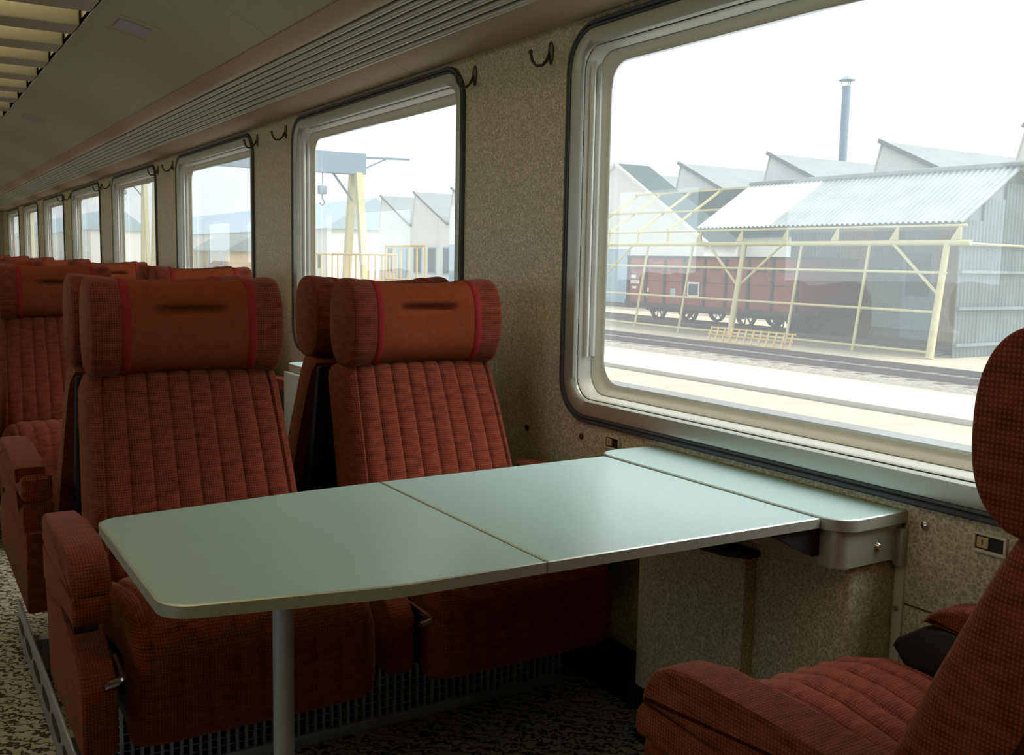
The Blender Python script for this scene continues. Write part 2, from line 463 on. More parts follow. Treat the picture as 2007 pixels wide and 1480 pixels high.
ceil = empty('ceiling'); tag(ceil, 'curved cream panelled coach ceiling', kind='structure')
cys = [Y0, 1.48, 3.56, 5.5, 8.4, 9.9, 11.8, 13.9, 16.0, Y1]
for mir in (False, True):
    for a, b in zip(cys[:-1], cys[1:]):
        strip('ceiling_panel', CEIL, 0.02, 'cream', mir, a + 0.0015, b - 0.0015, ceil)
prism('roof_shell', [(OX - 0.1, 1.79), (OX - 0.1, 1.95), (OX + 0.3, 2.30), (CX, 2.42), (WX - 0.3, 2.30), (WX + 0.1, 1.95), (WX + 0.1, 1.79), (WX + 0.06, 1.79), (WX + 0.06, 1.94),
       (WX - 0.32, 2.27), (CX, 2.38), (OX + 0.32, 2.27), (OX - 0.06, 1.94), (OX - 0.06, 1.79)], 1, Y0, Y1, 'louvre', ceil)
for wx, s in ((WX, 1), (OX, -1)):
    xs = (wx + s * 0.03, wx + s * 0.075)
    for i in range(N_FIRST, N_LAST + 2):
        a = win_span(i - 1)[1] - 0.01 if i > N_FIRST else Y0
        b = win_span(i)[0] + 0.01 if i <= N_LAST else Y1
        box('pillar_core', min(xs), max(xs), a, b, FLOOR - 0.1, 1.82, 'louvre', WALLS[wx])
    for i in range(N_FIRST, N_LAST + 1):
        a, b = win_span(i)
        box('sill_core', min(xs), max(xs), a + 0.01, b - 0.01, FLOOR - 0.1, WZ0 + 0.01, 'louvre', WALLS[wx])
        box('head_core', min(xs), max(xs), a + 0.01, b - 0.01, WZ1 - 0.01, 1.82, 'louvre', WALLS[wx])
# air grilles set into the ceiling panels
def ceil_pt(x):
    for (xa, za), (xb, zb) in zip(CEIL[:-1], CEIL[1:]):
        if xb <= x <= xa: return za + (zb - za) * (xa - x) / (xa - xb)
for k, (yv, lab) in enumerate(((4.32, 'grey slotted air outlet in the cream ceiling between the first panel joints'), (7.62, 'small grey air outlet in the ceiling, further along toward the partition'))):
    v = empty('ceiling_air_vent', (0, yv, 0)); tag(v, lab, 'air vent')
    xs = [0.80 + 0.012 * j for j in range(11)]
    loft('vent_plate', [[(x, e * 0.075, ceil_pt(x) - h) for x in xs] + [(x, e * 0.075, ceil_pt(x) - h + 0.003) for x in xs[::-1]] for e, h in ((-1, 0.0035), (1, 0.0035))], 'steel', v)
    xs2 = [0.785 + 0.012 * j for j in range(14)]
    for e in (-1, 1):
        loft('vent_rim', [[(x, e * 0.13 + q, ceil_pt(x) - 0.002) for x in xs2] + [(x, e * 0.13 + q, ceil_pt(x) + 0.002) for x in xs2[::-1]] for q in (-0.006, 0.006)], 'cream', v)

# --- louvred ceiling light
lum = empty('ceiling_louvre_light', (CX, 0, 2.08)); tag(lum, 'long louvred ceiling light with broad cross slats glowing yellow', 'ceiling light')
LX = 0.70 - CX
SP = 0.468
slat0 = None
y = Y0 + 0.2; k = 0
while y < Y1 - 0.2:
    if slat0 is None:
        pr = [(-0.095, 0.0), (0.095, 0.0), (0.100, 0.006), (0.100, 0.105), (-0.100, 0.105), (-0.100, 0.006)]
        slat0 = prism('slat', pr, 0, -LX + 0.01, LX - 0.01, 'louvre', lum, 0.003, 1); slat0.location = (0, y, -0.012)
    else:
        share(slat0, 'slat', lum, (0, y, -0.012))
    y += SP
for xx in (-0.3, 0.0, 0.3):
    tube('lamp_tube', [(xx, Y0 + 0.1, 0.15), (xx, Y1 - 0.1, 0.15)], 0.014, 'lamp', lum, 8)
bm = bmesh.new()
prism_bm(bm, [(-LX, -0.002), (-LX, 0.21), (LX, 0.21), (LX, -0.002), (LX + 0.008, -0.002), (LX + 0.008, 0.22), (-LX - 0.008, 0.22), (-LX - 0.008, -0.002)], 1, Y0, Y1)
finish('housing', bm, 'cream', lum, smooth=0)

# ------------------------------------------------------------------ seats  (local: seat looks along -Y, d = distance in front of the row plane)
SEAT_HW = 0.235
ARM_EXT = {'aisle_seat': 0.03, 'window_seat': -0.07}     # the middle arm is shorter than the aisle arm
ARM_HW = 0.0325
ARM_X = 0.2925
def sl(s, p=5.0, q=0.40): return max(0.0, 1 - abs(s) ** p) ** q
def pad(name, stations, nch, border, cdepth, parent, mat='fabric'):
    """stations: (d, z, nd, nz, half width, thickness, channel strength); an upholstered slab with sewn channels"""
    per = 8
    N = nch * per
    us = []
    bs = [k / 6 for k in range(6)]
    rings = []
    for d, z, nd, nz, hw, th, cs in stations:
        inner = hw - border
        U = [-hw + border * b for b in bs] + [-inner + 2 * inner * k / N for k in range(N + 1)] + [inner + border * (1 - b) for b in bs[::-1]]
        front = []
        for u in U:
            h = th * sl(u / hw, 11, 0.34)
            if abs(u) <= inner + 1e-6:
                t = (u + inner) / (2 * inner) * nch
                h -= cdepth * cs * (1 - abs(math.sin(PI * t)) ** 0.45)
            front.append((u, -(d + nd * h), z + nz * h))
        back = [(hw, -(d - nd * 0.02), z - nz * 0.02), (0.5 * hw, -(d - nd * 0.03), z - nz * 0.03), (-0.5 * hw, -(d - nd * 0.03), z - nz * 0.03), (-hw, -(d - nd * 0.02), z - nz * 0.02)]
        rings.append(front + back)
    return loft(name, rings, mat, parent, smooth=55)

def build_seat(name, left_arm, right_arm, lower_left=True, lower_right=False, back=0.20, raised=True):
    """left/right as seen by someone looking at the seat front (-X is left)"""
    S = empty(name)
    # backrest
    st = []
    zs = [0.415, 0.43, 0.47, 0.53, 0.60, 0.68, 0.76, 0.82, 0.855, 0.872, 0.880]
    for i, z in enumerate(zs):
        t = (z - 0.40) / 0.48
        d = 0.235 - 0.165 * t + 0.01 * math.sin(PI * t)
        th = 0.118 - 0.025 * t
        e = min(1, (0.885 - z) / 0.035); e0 = min(1, (z - 0.405) / 0.03)
        th *= max(0.25, math.sqrt(max(0, 1 - (1 - e) ** 2))) * max(0.4, e0)
        hw = (0.240 - 0.024 * t) * (1 - 0.06 * (1 - e))
        st.append((d, z, 0.94, 0.33, hw, th, 1.0 if 0.43 < z < 0.875 else 0.4))
    pad('backrest', st, 8, 0.035, 0.0075, S)
    # rear shell of the backrest
    prism('back_shell', [(-0.215, 0.41), (-0.135, 0.60), (-0.055, 0.865), (-0.030, 0.865), (-0.085, 0.60), (-0.150, 0.36), (-0.215, 0.36)], 0, -0.205, 0.205, 'black', S, 0.006)
    # seat cushion with a waterfall front
    path = [(0.30, 0.405), (0.36, 0.41), (0.44, 0.428), (0.52, 0.442), (0.58, 0.447), (0.622, 0.434), (0.642, 0.40), (0.648, 0.365), (0.646, 0.33), (0.640, 0.30), (0.634, 0.286)]
    nrm = [(-0.05, 1), (-0.05, 1), (-0.03, 1), (0.0, 1), (0.12, 0.99), (0.45, 0.89), (0.80, 0.60), (0.97, 0.24), (0.99, 0.10), (0.99, 0.02), (0.8, -0.5)]
    st = []
    for i, ((d, z), (nd, nz)) in enumerate(zip(path, nrm)):
        th = 0.085 if i < 4 else (0.082 if i < 7 else 0.066)
        if i == 0: th = 0.06
        if i == len(path) - 1: th = 0.035
        st.append((d, z, nd, nz, 0.232, th, 1.0 if 0 < i < 6 else (0.45 if i < 10 else 0.1)))
    pad('cushion', st, 8, 0.035, 0.007, S)
    prism('seat_pan', [(-0.30, 0.36), (-0.61, 0.37), (-0.615, 0.29), (-0.55, 0.275), (-0.18, 0.30)], 0, -0.222, 0.222, 'black', S, 0.004)
    # headrest : centre panel, piping and checked wings
    HW = 0.207
    def hsec(x, shrink=1.0):
        s = abs(x) / HW
        dc = 0.116 + 0.012 * s * s
        a = 0.089 * shrink
        b = (0.100 + 0.013 * s ** 2) * shrink
        zc = 0.987 + 0.004 * s
        pts = []
        for k in range(88):
            t = 2 * PI * k / 88
            ct, st_ = math.cos(t), math.sin(t)
            dd = dc + a * math.copysign(abs(ct) ** 0.72, ct)
            zz = zc + b * math.copysign(abs(st_) ** 0.80, st_)
            if ct > 0:
                dd -= 0.016 * math.exp(-(x / 0.10) ** 2) * math.exp(-((zz - 1.01) / 0.07) ** 2)
                wnd = 1 / (1 + math.exp((abs(x) - 0.072) / 0.006))
                dd -= 0.024 * wnd * math.exp(-((zz - 1.028) / 0.0075) ** 2)
            pts.append((x, -dd, zz))
        return pts
    xs = [-0.128 + 0.256 * k / 40 for k in range(41)]
    # finer sampling near the crease
    def hsec_f(x, shrink=1.0):
        s = abs(x) / HW
        base = hsec(x, shrink)
        return base
    loft('headrest', [hsec_f(x) for x in xs], 'velour', S, smooth=60)
    for e in (-1, 1):
        loft('piping', [hsec_f(e * x, sc) for x, sc in ((0.127, 1.0), (0.129, 1.018), (0.136, 1.022), (0.143, 1.018), (0.145, 1.0))], 'piping', S, smooth=60)
        loft('headrest_wing', [hsec_f(e * x, sc) for x, sc in ((0.144, 1.0), (0.16, 1.0), (0.18, 1.0), (0.192, 0.995), (0.199, 0.975), (0.204, 0.94), (0.207, 0.885))], 'fabric', S, smooth=60)
    # arms
    def shift(prof, e): return [(y + e * max(0.0, min(1.0, (-y - 0.30) / 0.22)), z) for y, z in prof]
    arm_prof = [(-0.20, 0.575), (-0.20, 0.628), (-0.24, 0.634), (-0.40, 0.640), (-0.55, 0.642), (-0.60, 0.636), (-0.628, 0.622), (-0.645, 0.600), (-0.652, 0.578), (-0.652, 0.572), (-0.45, 0.565)]
    body_prof = [(-0.16, 0.52), (-0.20, 0.577), (-0.45, 0.567), (-0.650, 0.570), (-0.660, 0.555), (-0.663, 0.535), (-0.655, 0.522), (-0.56, 0.530), (-0.40, 0.50), (-0.16, 0.50)]
    low_prof = [(-0.10, 0.30), (-0.10, 0.50), (-0.22, 0.530), (-0.44, 0.530), (-0.54, 0.495), (-0.64, 0.478), (-0.71, 0.448), (-0.732, 0.42), (-0.732, 0.315), (-0.72, 0.30)]
    wing_prof = [(-0.16, 0.50), (-0.20, 0.582), (-0.45, 0.572), (-0.53, 0.577), (-0.580, 0.565), (-0.625, 0.532), (-0.632, 0.518), (-0.60, 0.490), (-0.48, 0.410), (-0.30, 0.38), (-0.16, 0.42)]
    slim_pad = [(-0.20, 0.580), (-0.20, 0.616), (-0.30, 0.621), (-0.44, 0.623), (-0.51, 0.619), (-0.545, 0.608), (-0.568, 0.592), (-0.582, 0.575), (-0.53, 0.578), (-0.45, 0.573)]
    clampb = lambda prof, b0: [(min(y, -b0), z) for y, z in prof]
    for e, arm, low in ((-1, left_arm, lower_left), (1, right_arm, lower_right)):
        if not arm: continue
        x0, x1 = e * ARM_X - ARM_HW, e * ARM_X + ARM_HW
        ex = ARM_EXT[name]
        if not low:
            A = prism('armrest', wing_prof, 0, x0, x1, 'black', S, 0.008)
            prism('arm_pad', slim_pad, 0, x0 - 0.001, x1 + 0.001, 'fabric', A, 0.011)
        elif raised:
            B0 = [(-back, 0.50), (-back, 0.572)] + [p for p in shift(body_prof, -ex) if p[0] < -back - 0.02]
            P0 = [(-back, 0.574), (-back, 0.624), (-back - 0.012, 0.634)] + [p for p in shift(arm_prof, -ex) if p[0] < -back - 0.03]
            A = prism('armrest', B0, 0, x0, x1, 'fabric', S, 0.006)
            prism('arm_pad', P0, 0, x0 - 0.001, x1 + 0.001, 'fabric', A, 0.011)
        if low:
            L = prism('side_panel', [(-back - 0.02, 0.30), (-back + 0.01, 0.50)] + [p for p in shift(low_prof, -min(ex, 0.0))[2:] if p[0] < -back - 0.01], 0, x0 + 0.004, x1 - 0.004, 'fabric', S, 0.007)
            prism('recess_plate', [(-0.30, 0.48), (-0.30, 0.53), (-0.58 - ex, 0.527), (-0.58 - ex, 0.485)], 0, x0 + 0.012, x1 - 0.012, 'black', S)
            for sx in (0.3, 0.7):
                yy = -0.58 - ex
                tube('screw', [(x0 + (x1 - x0) * sx, yy, 0.508), (x0 + (x1 - x0) * sx, yy - 0.003, 0.508)], 0.0035, 'chrome', L, 8)
    # recline lever at the seat side
    lv = -0.250
    tube('recline_lever', [(lv + 0.006, -0.60, 0.425), (lv, -0.69, 0.428), (lv - 0.002, -0.715, 0.430), (lv - 0.014, -0.728, 0.430), (lv - 0.036, -0.732, 0.428)], 0.0065, 'chrome', S, 8)
    # bracket to the heater box
    prism('bracket', [(-0.34, 0.27), (-0.36, 0.31), (-0.56, 0.31), (-0.56, 0.295)], 0, -0.250, -0.238, 'steel', S)
    return S

ROWS = [ROW + PITCH * k for k in range(8)]
SX = (0.555, 1.145)
aisle_f = build_seat('aisle_seat', True, False, True, False, 0.30)            # panel on the aisle side
wind_f = build_seat('window_seat', True, True, True, False, 0.20, False)             # middle arm, slim arm at the wall
aisle_b = build_seat('aisle_seat', False, True, False, True, 0.06)            # for rows looking the other way
wind_b = build_seat('window_seat', True, True, False, True, 0.16)
ORD = ['first', 'second', 'third', 'fourth', 'fifth', 'sixth', 'seventh', 'eighth']
used = set()
def place(proto, x, y, rz, label, group):
    o = proto
    if proto.name in used:
        o = copy_tree(proto)
    used.add(proto.name)
    o.location = (x, y, 0); o.rotation_euler = (0, 0, rz)
    tag(o, label, 'train seat', group)
    return o
for k, y in enumerate(ROWS):
    if k == 0:
        place(aisle_f, SX[0], y, 0, 'dark rust checked aisle seat behind the free end of the grey table', 'seats looking toward the grey table')
        place(wind_f, SX[1], y, 0, 'sunlit rust checked window seat behind the grey table, shadow on the wall beside it', 'seats looking toward the grey table')
        place(aisle_b, SX[0], y, PI, 'rust aisle seat back to back with the aisle seat at the grey table', 'seats with their backs to the grey table')
        place(wind_b, SX[1], y, PI, 'rust window seat back to back with the sunlit seat at the grey table', 'seats with their backs to the grey table')
    else:
        w = ORD[k]
        place(aisle_f, SX[0], y, 0, 'rust aisle seat of the %s row past the grey table, looking toward it' % w, 'seats looking toward the grey table')
        place(wind_f, SX[1], y, 0, 'rust window seat of the %s row past the grey table, looking toward it' % w, 'seats looking toward the grey table')
        if k < 7:
            place(aisle_b, SX[0], y, PI, 'rust aisle seat of the %s row past the grey table, turned away from it' % w, 'seats with their backs to the grey table')
            place(wind_b, SX[1], y, PI, 'rust window seat of the %s row past the grey table, turned away from it' % w, 'seats with their backs to the grey table')
# the seat on this side of the table looks down the coach
FG = 0.40
place(wind_b, SX[1], FG, PI, 'dark rust window seat facing the grey table, beside the plate with the arrow', 'seats with their backs to the grey table')
# single seats across the aisle (mirrored in the panes)
SINGLE_X = 2 * CX - 1.145 + 0.02
for y, nm in ((ROW, 'opposite the table'), (ROW + PITCH, 'one row past it')):
    place(wind_f, SINGLE_X, y, 0, 'single rust seat across the aisle %s, mirrored faintly in the window pane' % nm, 'single seats across the aisle')
    place(wind_b, SINGLE_X, y, PI, 'single rust seat across the aisle %s, turned away, mirrored in the pane' % nm, 'single seats across the aisle')

# ------------------------------------------------------------------ heater boxes under the seat rows
def heater(y, lab, detail):
    H = empty('heater_box', (0, y, FLOOR)); tag(H, lab, 'heater', 'heater boxes under the seat rows')
    x0, x1 = 0.345, 1.44
    yd = 0.40
    zt = 0.265 - FLOOR
    prism('casing', [(x0 + 0.004, 0.0), (x1, 0.0), (x1, zt), (x0 + 0.004, zt)], 1, -yd + 0.012, yd - 0.012, 'black', H)
    for e in (-1, 1):
        ya, yb = (e * yd, e * (yd - 0.010)) if e > 0 else (e * yd, e * yd + 0.010)
        ya, yb = min(ya, yb), max(ya, yb)
        box('bottom_rail', x0, x1, ya - 0.004, yb + 0.002, 0.0, 0.026, 'steel', H, 0.002)
        box('top_rail', x0, x1, ya, yb, zt - 0.015, zt, 'steel', H, 0.002)
        if e < 0 or detail:
            nb = 56 if detail else 28
            g0 = None
            for k in range(nb):
                xx = x0 + 0.008 + (x1 - x0 - 0.016) * k / (nb - 1)
                if g0 is None:
                    g0 = box('grille_bar', -0.003, 0.003, ya, yb, 0.024, zt - 0.012, 'steel', H); g0.location.x = xx
                else: share(g0, 'grille_bar', H, (xx, 0, 0))
            for k in range(1, 9):
                zz = 0.024 + (zt - 0.04) * k / 9
                box('grille_wire', x0, x1, yb - 0.004, yb - 0.001, zz - 0.0008, zz + 0.0008, 'steel', H)
    # slotted kick plate along the aisle
    xp = 0.258; yp = 0.60
    pl = box('kick_plate', xp, xp + 0.006, -yp, yp, 0.0, 0.115, 'steel', H, 0.001)
    for k in range(7):
        yy = -yp + 0.09 + k * (2 * yp - 0.18) / 6
        prism('slot', [(yy + 0.068 * math.copysign(abs(math.cos(t)) ** 0.6, math.cos(t)), 0.060 + 0.016 * math.sin(t)) for t in [2 * PI * j / 16 for j in range(16)]], 0, xp - 0.0015, xp + 0.001, 'black', pl)
    for e in (-1, 1):
        box('cross_member', xp + 0.006, x0 + 0.01, e * 0.3 - 0.02, e * 0.3 + 0.02, 0.02, 0.10, 'steel', H)
heater(ROWS[0], 'blue-grey metal grille box under the seats behind the table', True)
heater(ROWS[1], 'metal grille box under the first row past the table seats', True)
heater(ROWS[2], 'metal grille box under the second row past the table seats', False)

# ------------------------------------------------------------------ table
TZ = 0.72
def round_poly(pts, radii, n=6):
    out = []
    m = len(pts)
    for i, p in enumerate(pts):
        r = radii[i]
        p = Vector(p); a = Vector(pts[i-1]); b = Vector(pts[(i+1) % m])
        if r <= 0: out.append(tuple(p)); continue
        u, v = (a - p).normalized(), (b - p).normalized()
        ang = u.angle(v); t = r / math.tan(ang / 2)
        c = p + (u + v).normalized() * (r / math.sin(ang / 2))
        s0, s1 = p + u * t, p + v * t
        e0, e1 = s0 - c, s1 - c; a0 = math.atan2(e0.y, e0.x); a1 = math.atan2(e1.y, e1.x)
        da = (a1 - a0 + PI) % (2 * PI) - PI
        for k in range(n + 1):
            t_ = a0 + da * k / n
            out.append((c.x + r * math.cos(t_), c.y + r * math.sin(t_)))
    return out
def leaf(name, pts, z, th, parent, edge=0.003):
    """laminate board with an aluminium edge band"""
    o = prism(name, pts, 2, z - th + 0.001, z, 'laminate', parent, smooth=30)
    bm = bmesh.new()
    c = Vector((sum(p[0] for p in pts) / len(pts), sum(p[1] for p in pts) / len(pts)))
    n_ = len(pts)
    outer = []
    for i, p in enumerate(pts):
        a, b = Vector(pts[i-1]), Vector(pts[(i+1) % n_]); p = Vector(p)
        t = (b - a).normalized(); nn = Vector((t.y, -t.x))
        if nn.dot(p - c) < 0: nn = -nn
        outer.append(p + nn * edge)
    rings = [[(p[0], p[1], z - th) for p in pts], [(p.x, p.y, z - th) for p in outer], [(p.x, p.y, z - 0.001) for p in outer], [(p[0], p[1], z + 0.0006) for p in pts]]
    loft_bm(bm, rings, True, False)
    finish('edge_band', bm, 'alu', o, smooth=30)
    return o
T = empty('folding_table', (0, 0, 0))
tag(T, 'grey laminate folding table with aluminium edges running from the window to the aisle', 'table')
leaf('inner_leaf', [(0.787, 1.156), (1.336, 1.142), (1.336, 1.752), (0.787, 1.738)], TZ, 0.017, T)
leaf('outer_leaf', round_poly([(0.264, 1.222), (0.55, 1.163), (0.781, 1.156), (0.781, 1.738), (0.60, 1.728), (0.264, 1.690)], [0.045, 0.3, 0, 0, 0.3, 0.035]), TZ, 0.017, T)
shelf_pts = round_poly([(1.345, 1.098), (1.514, 1.098), (1.514, 1.795), (1.345, 1.795)], [0.045, 0, 0, 0.05])
leaf('wall_shelf', shelf_pts, TZ + 0.002, 0.021, T)
# aluminium trough under the wall shelf
tr = prism('trough', round_poly([(1.353, 1.106), (1.514, 1.106), (1.514, 1.786), (1.353, 1.786)], [0.025, 0, 0, 0.03]), 2, 0.634, 0.698, 'alu', T, smooth=30)
box('wall_flange', 1.502, 1.518, 1.094, 1.110, 0.622, 0.692, 'alu', tr, 0.001)
tube('knob_screw', [(1.452, 1.107, 0.663), (1.452, 1.100, 0.663)], 0.010, 'chrome', tr, 14, radii=[0.010, 0.006])
for zz in (0.634, 0.682):
    tube('flange_screw', [(1.495, 1.107, zz), (1.495, 1.104, zz)], 0.004, 'chrome', tr, 8)
prism('support_arm', [(1.23, 0.702), (1.352, 0.702), (1.352, 0.650), (1.335, 0.650)], 1, 1.15, 1.162, 'black', T)
box('hinge_strip', 1.3385, 1.3425, 1.15, 1.745, 0.700, 0.714, 'steel', T)
# leg
lx, ly = 0.492, 1.452
prism('leg_plate', round_poly([(lx - 0.075, ly - 0.05), (lx + 0.075, ly - 0.05), (lx + 0.075, ly + 0.05), (lx - 0.075, ly + 0.05)], [0.02] * 4), 2, 0.690, 0.703, 'steel', T)
lg = tube('leg', [(lx, ly, 0.692), (lx, ly, FLOOR + 0.003)], 0.0165, 'steel', T, 20)
tube('foot_plate', [(lx, ly, FLOOR + 0.012), (lx, ly, FLOOR)], 0.05, 'steel', T, 20)
# other bays : folded tables hanging at the wall shelf
def folded_table(dy, lab):
    F = empty('folded_wall_table', (0, dy, 0)); tag(F, lab, 'table', 'folded tables at the wall')
    leaf('wall_shelf', shelf_pts, TZ + 0.002, 0.030, F)
    prism('trough', round_poly([(1.350, 1.108), (1.514, 1.108), (1.514, 1.786), (1.350, 1.786)], [0.03, 0, 0, 0.03]), 2, 0.628, 0.694, 'fabric', F, smooth=30)
    box('hanging_leaf', 1.318, 1.343, 1.15, 1.745, 0.28, 0.692, 'laminate', F, 0.002)
folded_table(PITCH, 'small pale wall table, folded, in the bay just past the table seats')
folded_table(2 * PITCH, 'pale wall table, folded, in the second bay past the table seats')

# --- wall box with waste bin under the table
def wall_box(dy, lab, lab2):
    B = empty('wall_casing', (0, dy, 0)); tag(B, lab, 'wall casing', 'casings under the wall shelves')
    xb = 1.395
    prism('casing_body', round_poly([(xb, 1.118), (1.517, 1.118), (1.517, 1.70), (xb, 1.70)], [0.012, 0, 0, 0.02]), 2, 0.20, 0.627, 'wall', B, smooth=30)
    box('plinth', xb + 0.012, 1.505, 1.125, 1.695, FLOOR, 0.20, 'black', B)
    box('joint_cover', 1.5125, 1.518, 1.094, 1.112, FLOOR + 0.15, 0.622, 'plate', B)
    for zz in (0.30, 0.542):
        tube('dome_screw', [(1.5125, 1.103, zz), (1.508, 1.103, zz)], 0.005, 'chrome', B, 8)
    N_ = empty('waste_bin', (0, dy, 0)); tag(N_, lab2, 'waste bin', 'waste bins under the wall shelves')
    prism('bin_body', [(xb - 0.0015, 1.335), (xb - 0.030, 1.336), (xb - 0.036, 1.35), (xb - 0.042, 1.42), (xb - 0.042, 1.56), (xb - 0.036, 1.63), (xb - 0.016, 1.665), (xb - 0.0015, 1.668)], 2, 0.225, 0.591, 'wall', N_, 0.003, 2)
    prism('bin_lid', [(xb - 0.0015, 1.325), (xb - 0.032, 1.328), (xb - 0.056, 1.36), (xb - 0.068, 1.43), (xb - 0.068, 1.56), (xb - 0.056, 1.63), (xb - 0.026, 1.668), (xb - 0.0015, 1.668)], 2, 0.592, 0.606, 'black', N_, 0.003, 2)
wall_box(0, 'speckled wall casing under the window end of the table', 'speckled waste bin with black lip under the table, set on the wall casing')

# --- small fittings on the wall
def hook(y, lab):
    Hk = empty('coat_hook', (WX, y, 1.70)); tag(Hk, lab, 'coat hook', 'coat hooks between the windows')
    bm = bmesh.new()
    loft_bm(bm, [[(-h, 0.011 * f * math.cos(t), 0.002 + 0.030 * f * math.sin(t)) for t in [2 * PI * k / 16 for k in range(16)]] for h, f in ((0, 1), (0.004, 1), (0.007, 0.7))])
    finish('back_plate', bm, 'hook', Hk)
    tube('hook_arm', [(-0.006, 0, 0.002), (-0.016, 0, -0.020), (-0.030, 0, -0.034), (-0.048, 0, -0.036), (-0.060, 0, -0.024), (-0.066, 0, -0.006)], 0.0042, 'hook', Hk, 8)
    bm = bmesh.new(); bmesh.ops.create_icosphere(bm, subdivisions=2, radius=0.0065, matrix=Matrix.Translation((-0.066, 0, -0.003)))
    finish('hook_tip', bm, 'hook', Hk)
for i in range(0, 5):
    a, b = win_span(i)
    w = ['table window', 'second window', 'third window', 'fourth window', 'fifth window'][i]
    hook(b + 0.085, 'dark curved coat hook on the pillar just past the %s' % w)
    hook(b + PITCH - WIN_W - 0.055, 'dark coat hook across the same pillar from the %s, touching the next frame' % w)

def slot_plate(y, lab):
    Pp = empty('seat_number_plate', (WX, y, 0.702)); tag(Pp, lab, 'number plate', 'small plates under the table window')
    w, h = 0.030, 0.017
    for a, b, c_, d in ((-w, w, h - 0.005, h), (-w, w, -h, -h + 0.005), (-w, -w + 0.005, -h + 0.005, h - 0.005), (w - 0.005, w, -h + 0.005, h - 0.005)):
        box('rim', -0.006, 0.0, a, b, c_, d, 'plate', Pp, 0.001)
    box('back', -0.0015, 0.0, -w + 0.005, w - 0.005, -h + 0.005, h - 0.005, 'black', Pp)
    sl_ = box('slide', -0.0035, -0.0015, 0.003, 0.023, -0.009, 0.009, 'tan', Pp)
    bar('arrow_mark', (-0.004, 0.013, -0.004), (-0.004, 0.013, 0.005), 0.002, 'black', sl_, 0.001)
slot_plate(1.955, 'small cream plate with sliding tan shutter on the wall past the table shelf')
slot_plate(0.938, 'small cream plate with tan shutter and arrow, above the slim armrest')
for y, z, lab in ((2.09, 0.697, 'small dark stud on the wall past the table shelf plate'), (2.353, 0.680, 'small dark stud on the wall beside the sunlit window seat'), (1.060, 0.704, 'round-headed screw on the wall beside the table flange')):
    o = tube('wall_stud', [(WX, y, z), (WX - 0.004, y, z), (WX - 0.007, y, z)], 0.007, 'chrome' if y < 1.2 else 'hook', None, 12, radii=[0.008, 0.0075, 0.003])
    tag(o, lab, 'stud')

# ------------------------------------------------------------------ the railway yard outside
G = GROUND
g = box('ground', 2.0, 260, -60, 420, G - 0.3, G, 'sand'); tag(g, 'pale sandy ground of the railway yard', kind='structure')
o = box('path_asphalt', 3.2, 12.4, -60, 300, G, G + 0.02, 'asphalt'); tag(o, 'grey asphalt platform beside the coach', kind='structure')
o = box('kerb_line', 14.05, 14.30, -60, 300, G, G + 0.10, 'concrete', None, 0.02); tag(o, 'low pale kerb along the yard', kind='structure')
o = box('path_concrete', 14.30, 16.9, -60, 300, G, G + 0.06, 'concrete'); tag(o, 'pale concrete walkway beyond the kerb', kind='structure')
RAILP = [(-0.06, 0), (0.06, 0), (0.06, 0.015), (0.012, 0.03), (0.012, 0.10), (0.034, 0.11), (0.034, 0.14), (-0.034, 0.14), (-0.034, 0.11), (-0.012, 0.10), (-0.012, 0.03), (-0.06, 0.015)]
sl0 = None
def track(xc, lab, ylo=-20, yhi=160, sleepers=True):
    global sl0
    Tk = empty('railway_track', (xc, 0, G)); tag(Tk, lab, 'railway track', 'tracks in the yard')
    prism('ballast_bed', [(-1.7, 0.0), (1.7, 0.0), (1.3, 0.07), (-1.3, 0.07)], 1, ylo, yhi, 'ballast', Tk)
    for e in (-1, 1):
        prism('rail', [(p[0] + e * 0.717, p[1] + 0.07) for p in RAILP], 1, ylo, yhi, 'rail', Tk, smooth=30)
    if sleepers:
        for k in range(60):
            yy = max(8, ylo + 0.3) + 0.65 * k
            if sl0 is None:
                sl0 = box('sleeper', -1.2, 1.2, -0.12, 0.12, 0.03, 0.085, 'timber', Tk); sl0.location.y = yy
            else: share(sl0, 'sleeper', Tk, (0, yy, 0))
track(19.25, 'railway track with dark rails beyond the concrete walkway')
track(26.45, 'railway track that the red goods wagon stands on', 17.3)
track(33.9, 'farther railway track behind the red goods wagon', sleepers=False)

o = box('ground_aisle_side', -160, -1.9, -60, 120, G - 0.3, G, 'asphalt'); tag(o, 'asphalt yard on the aisle side of the coach', kind='structure')
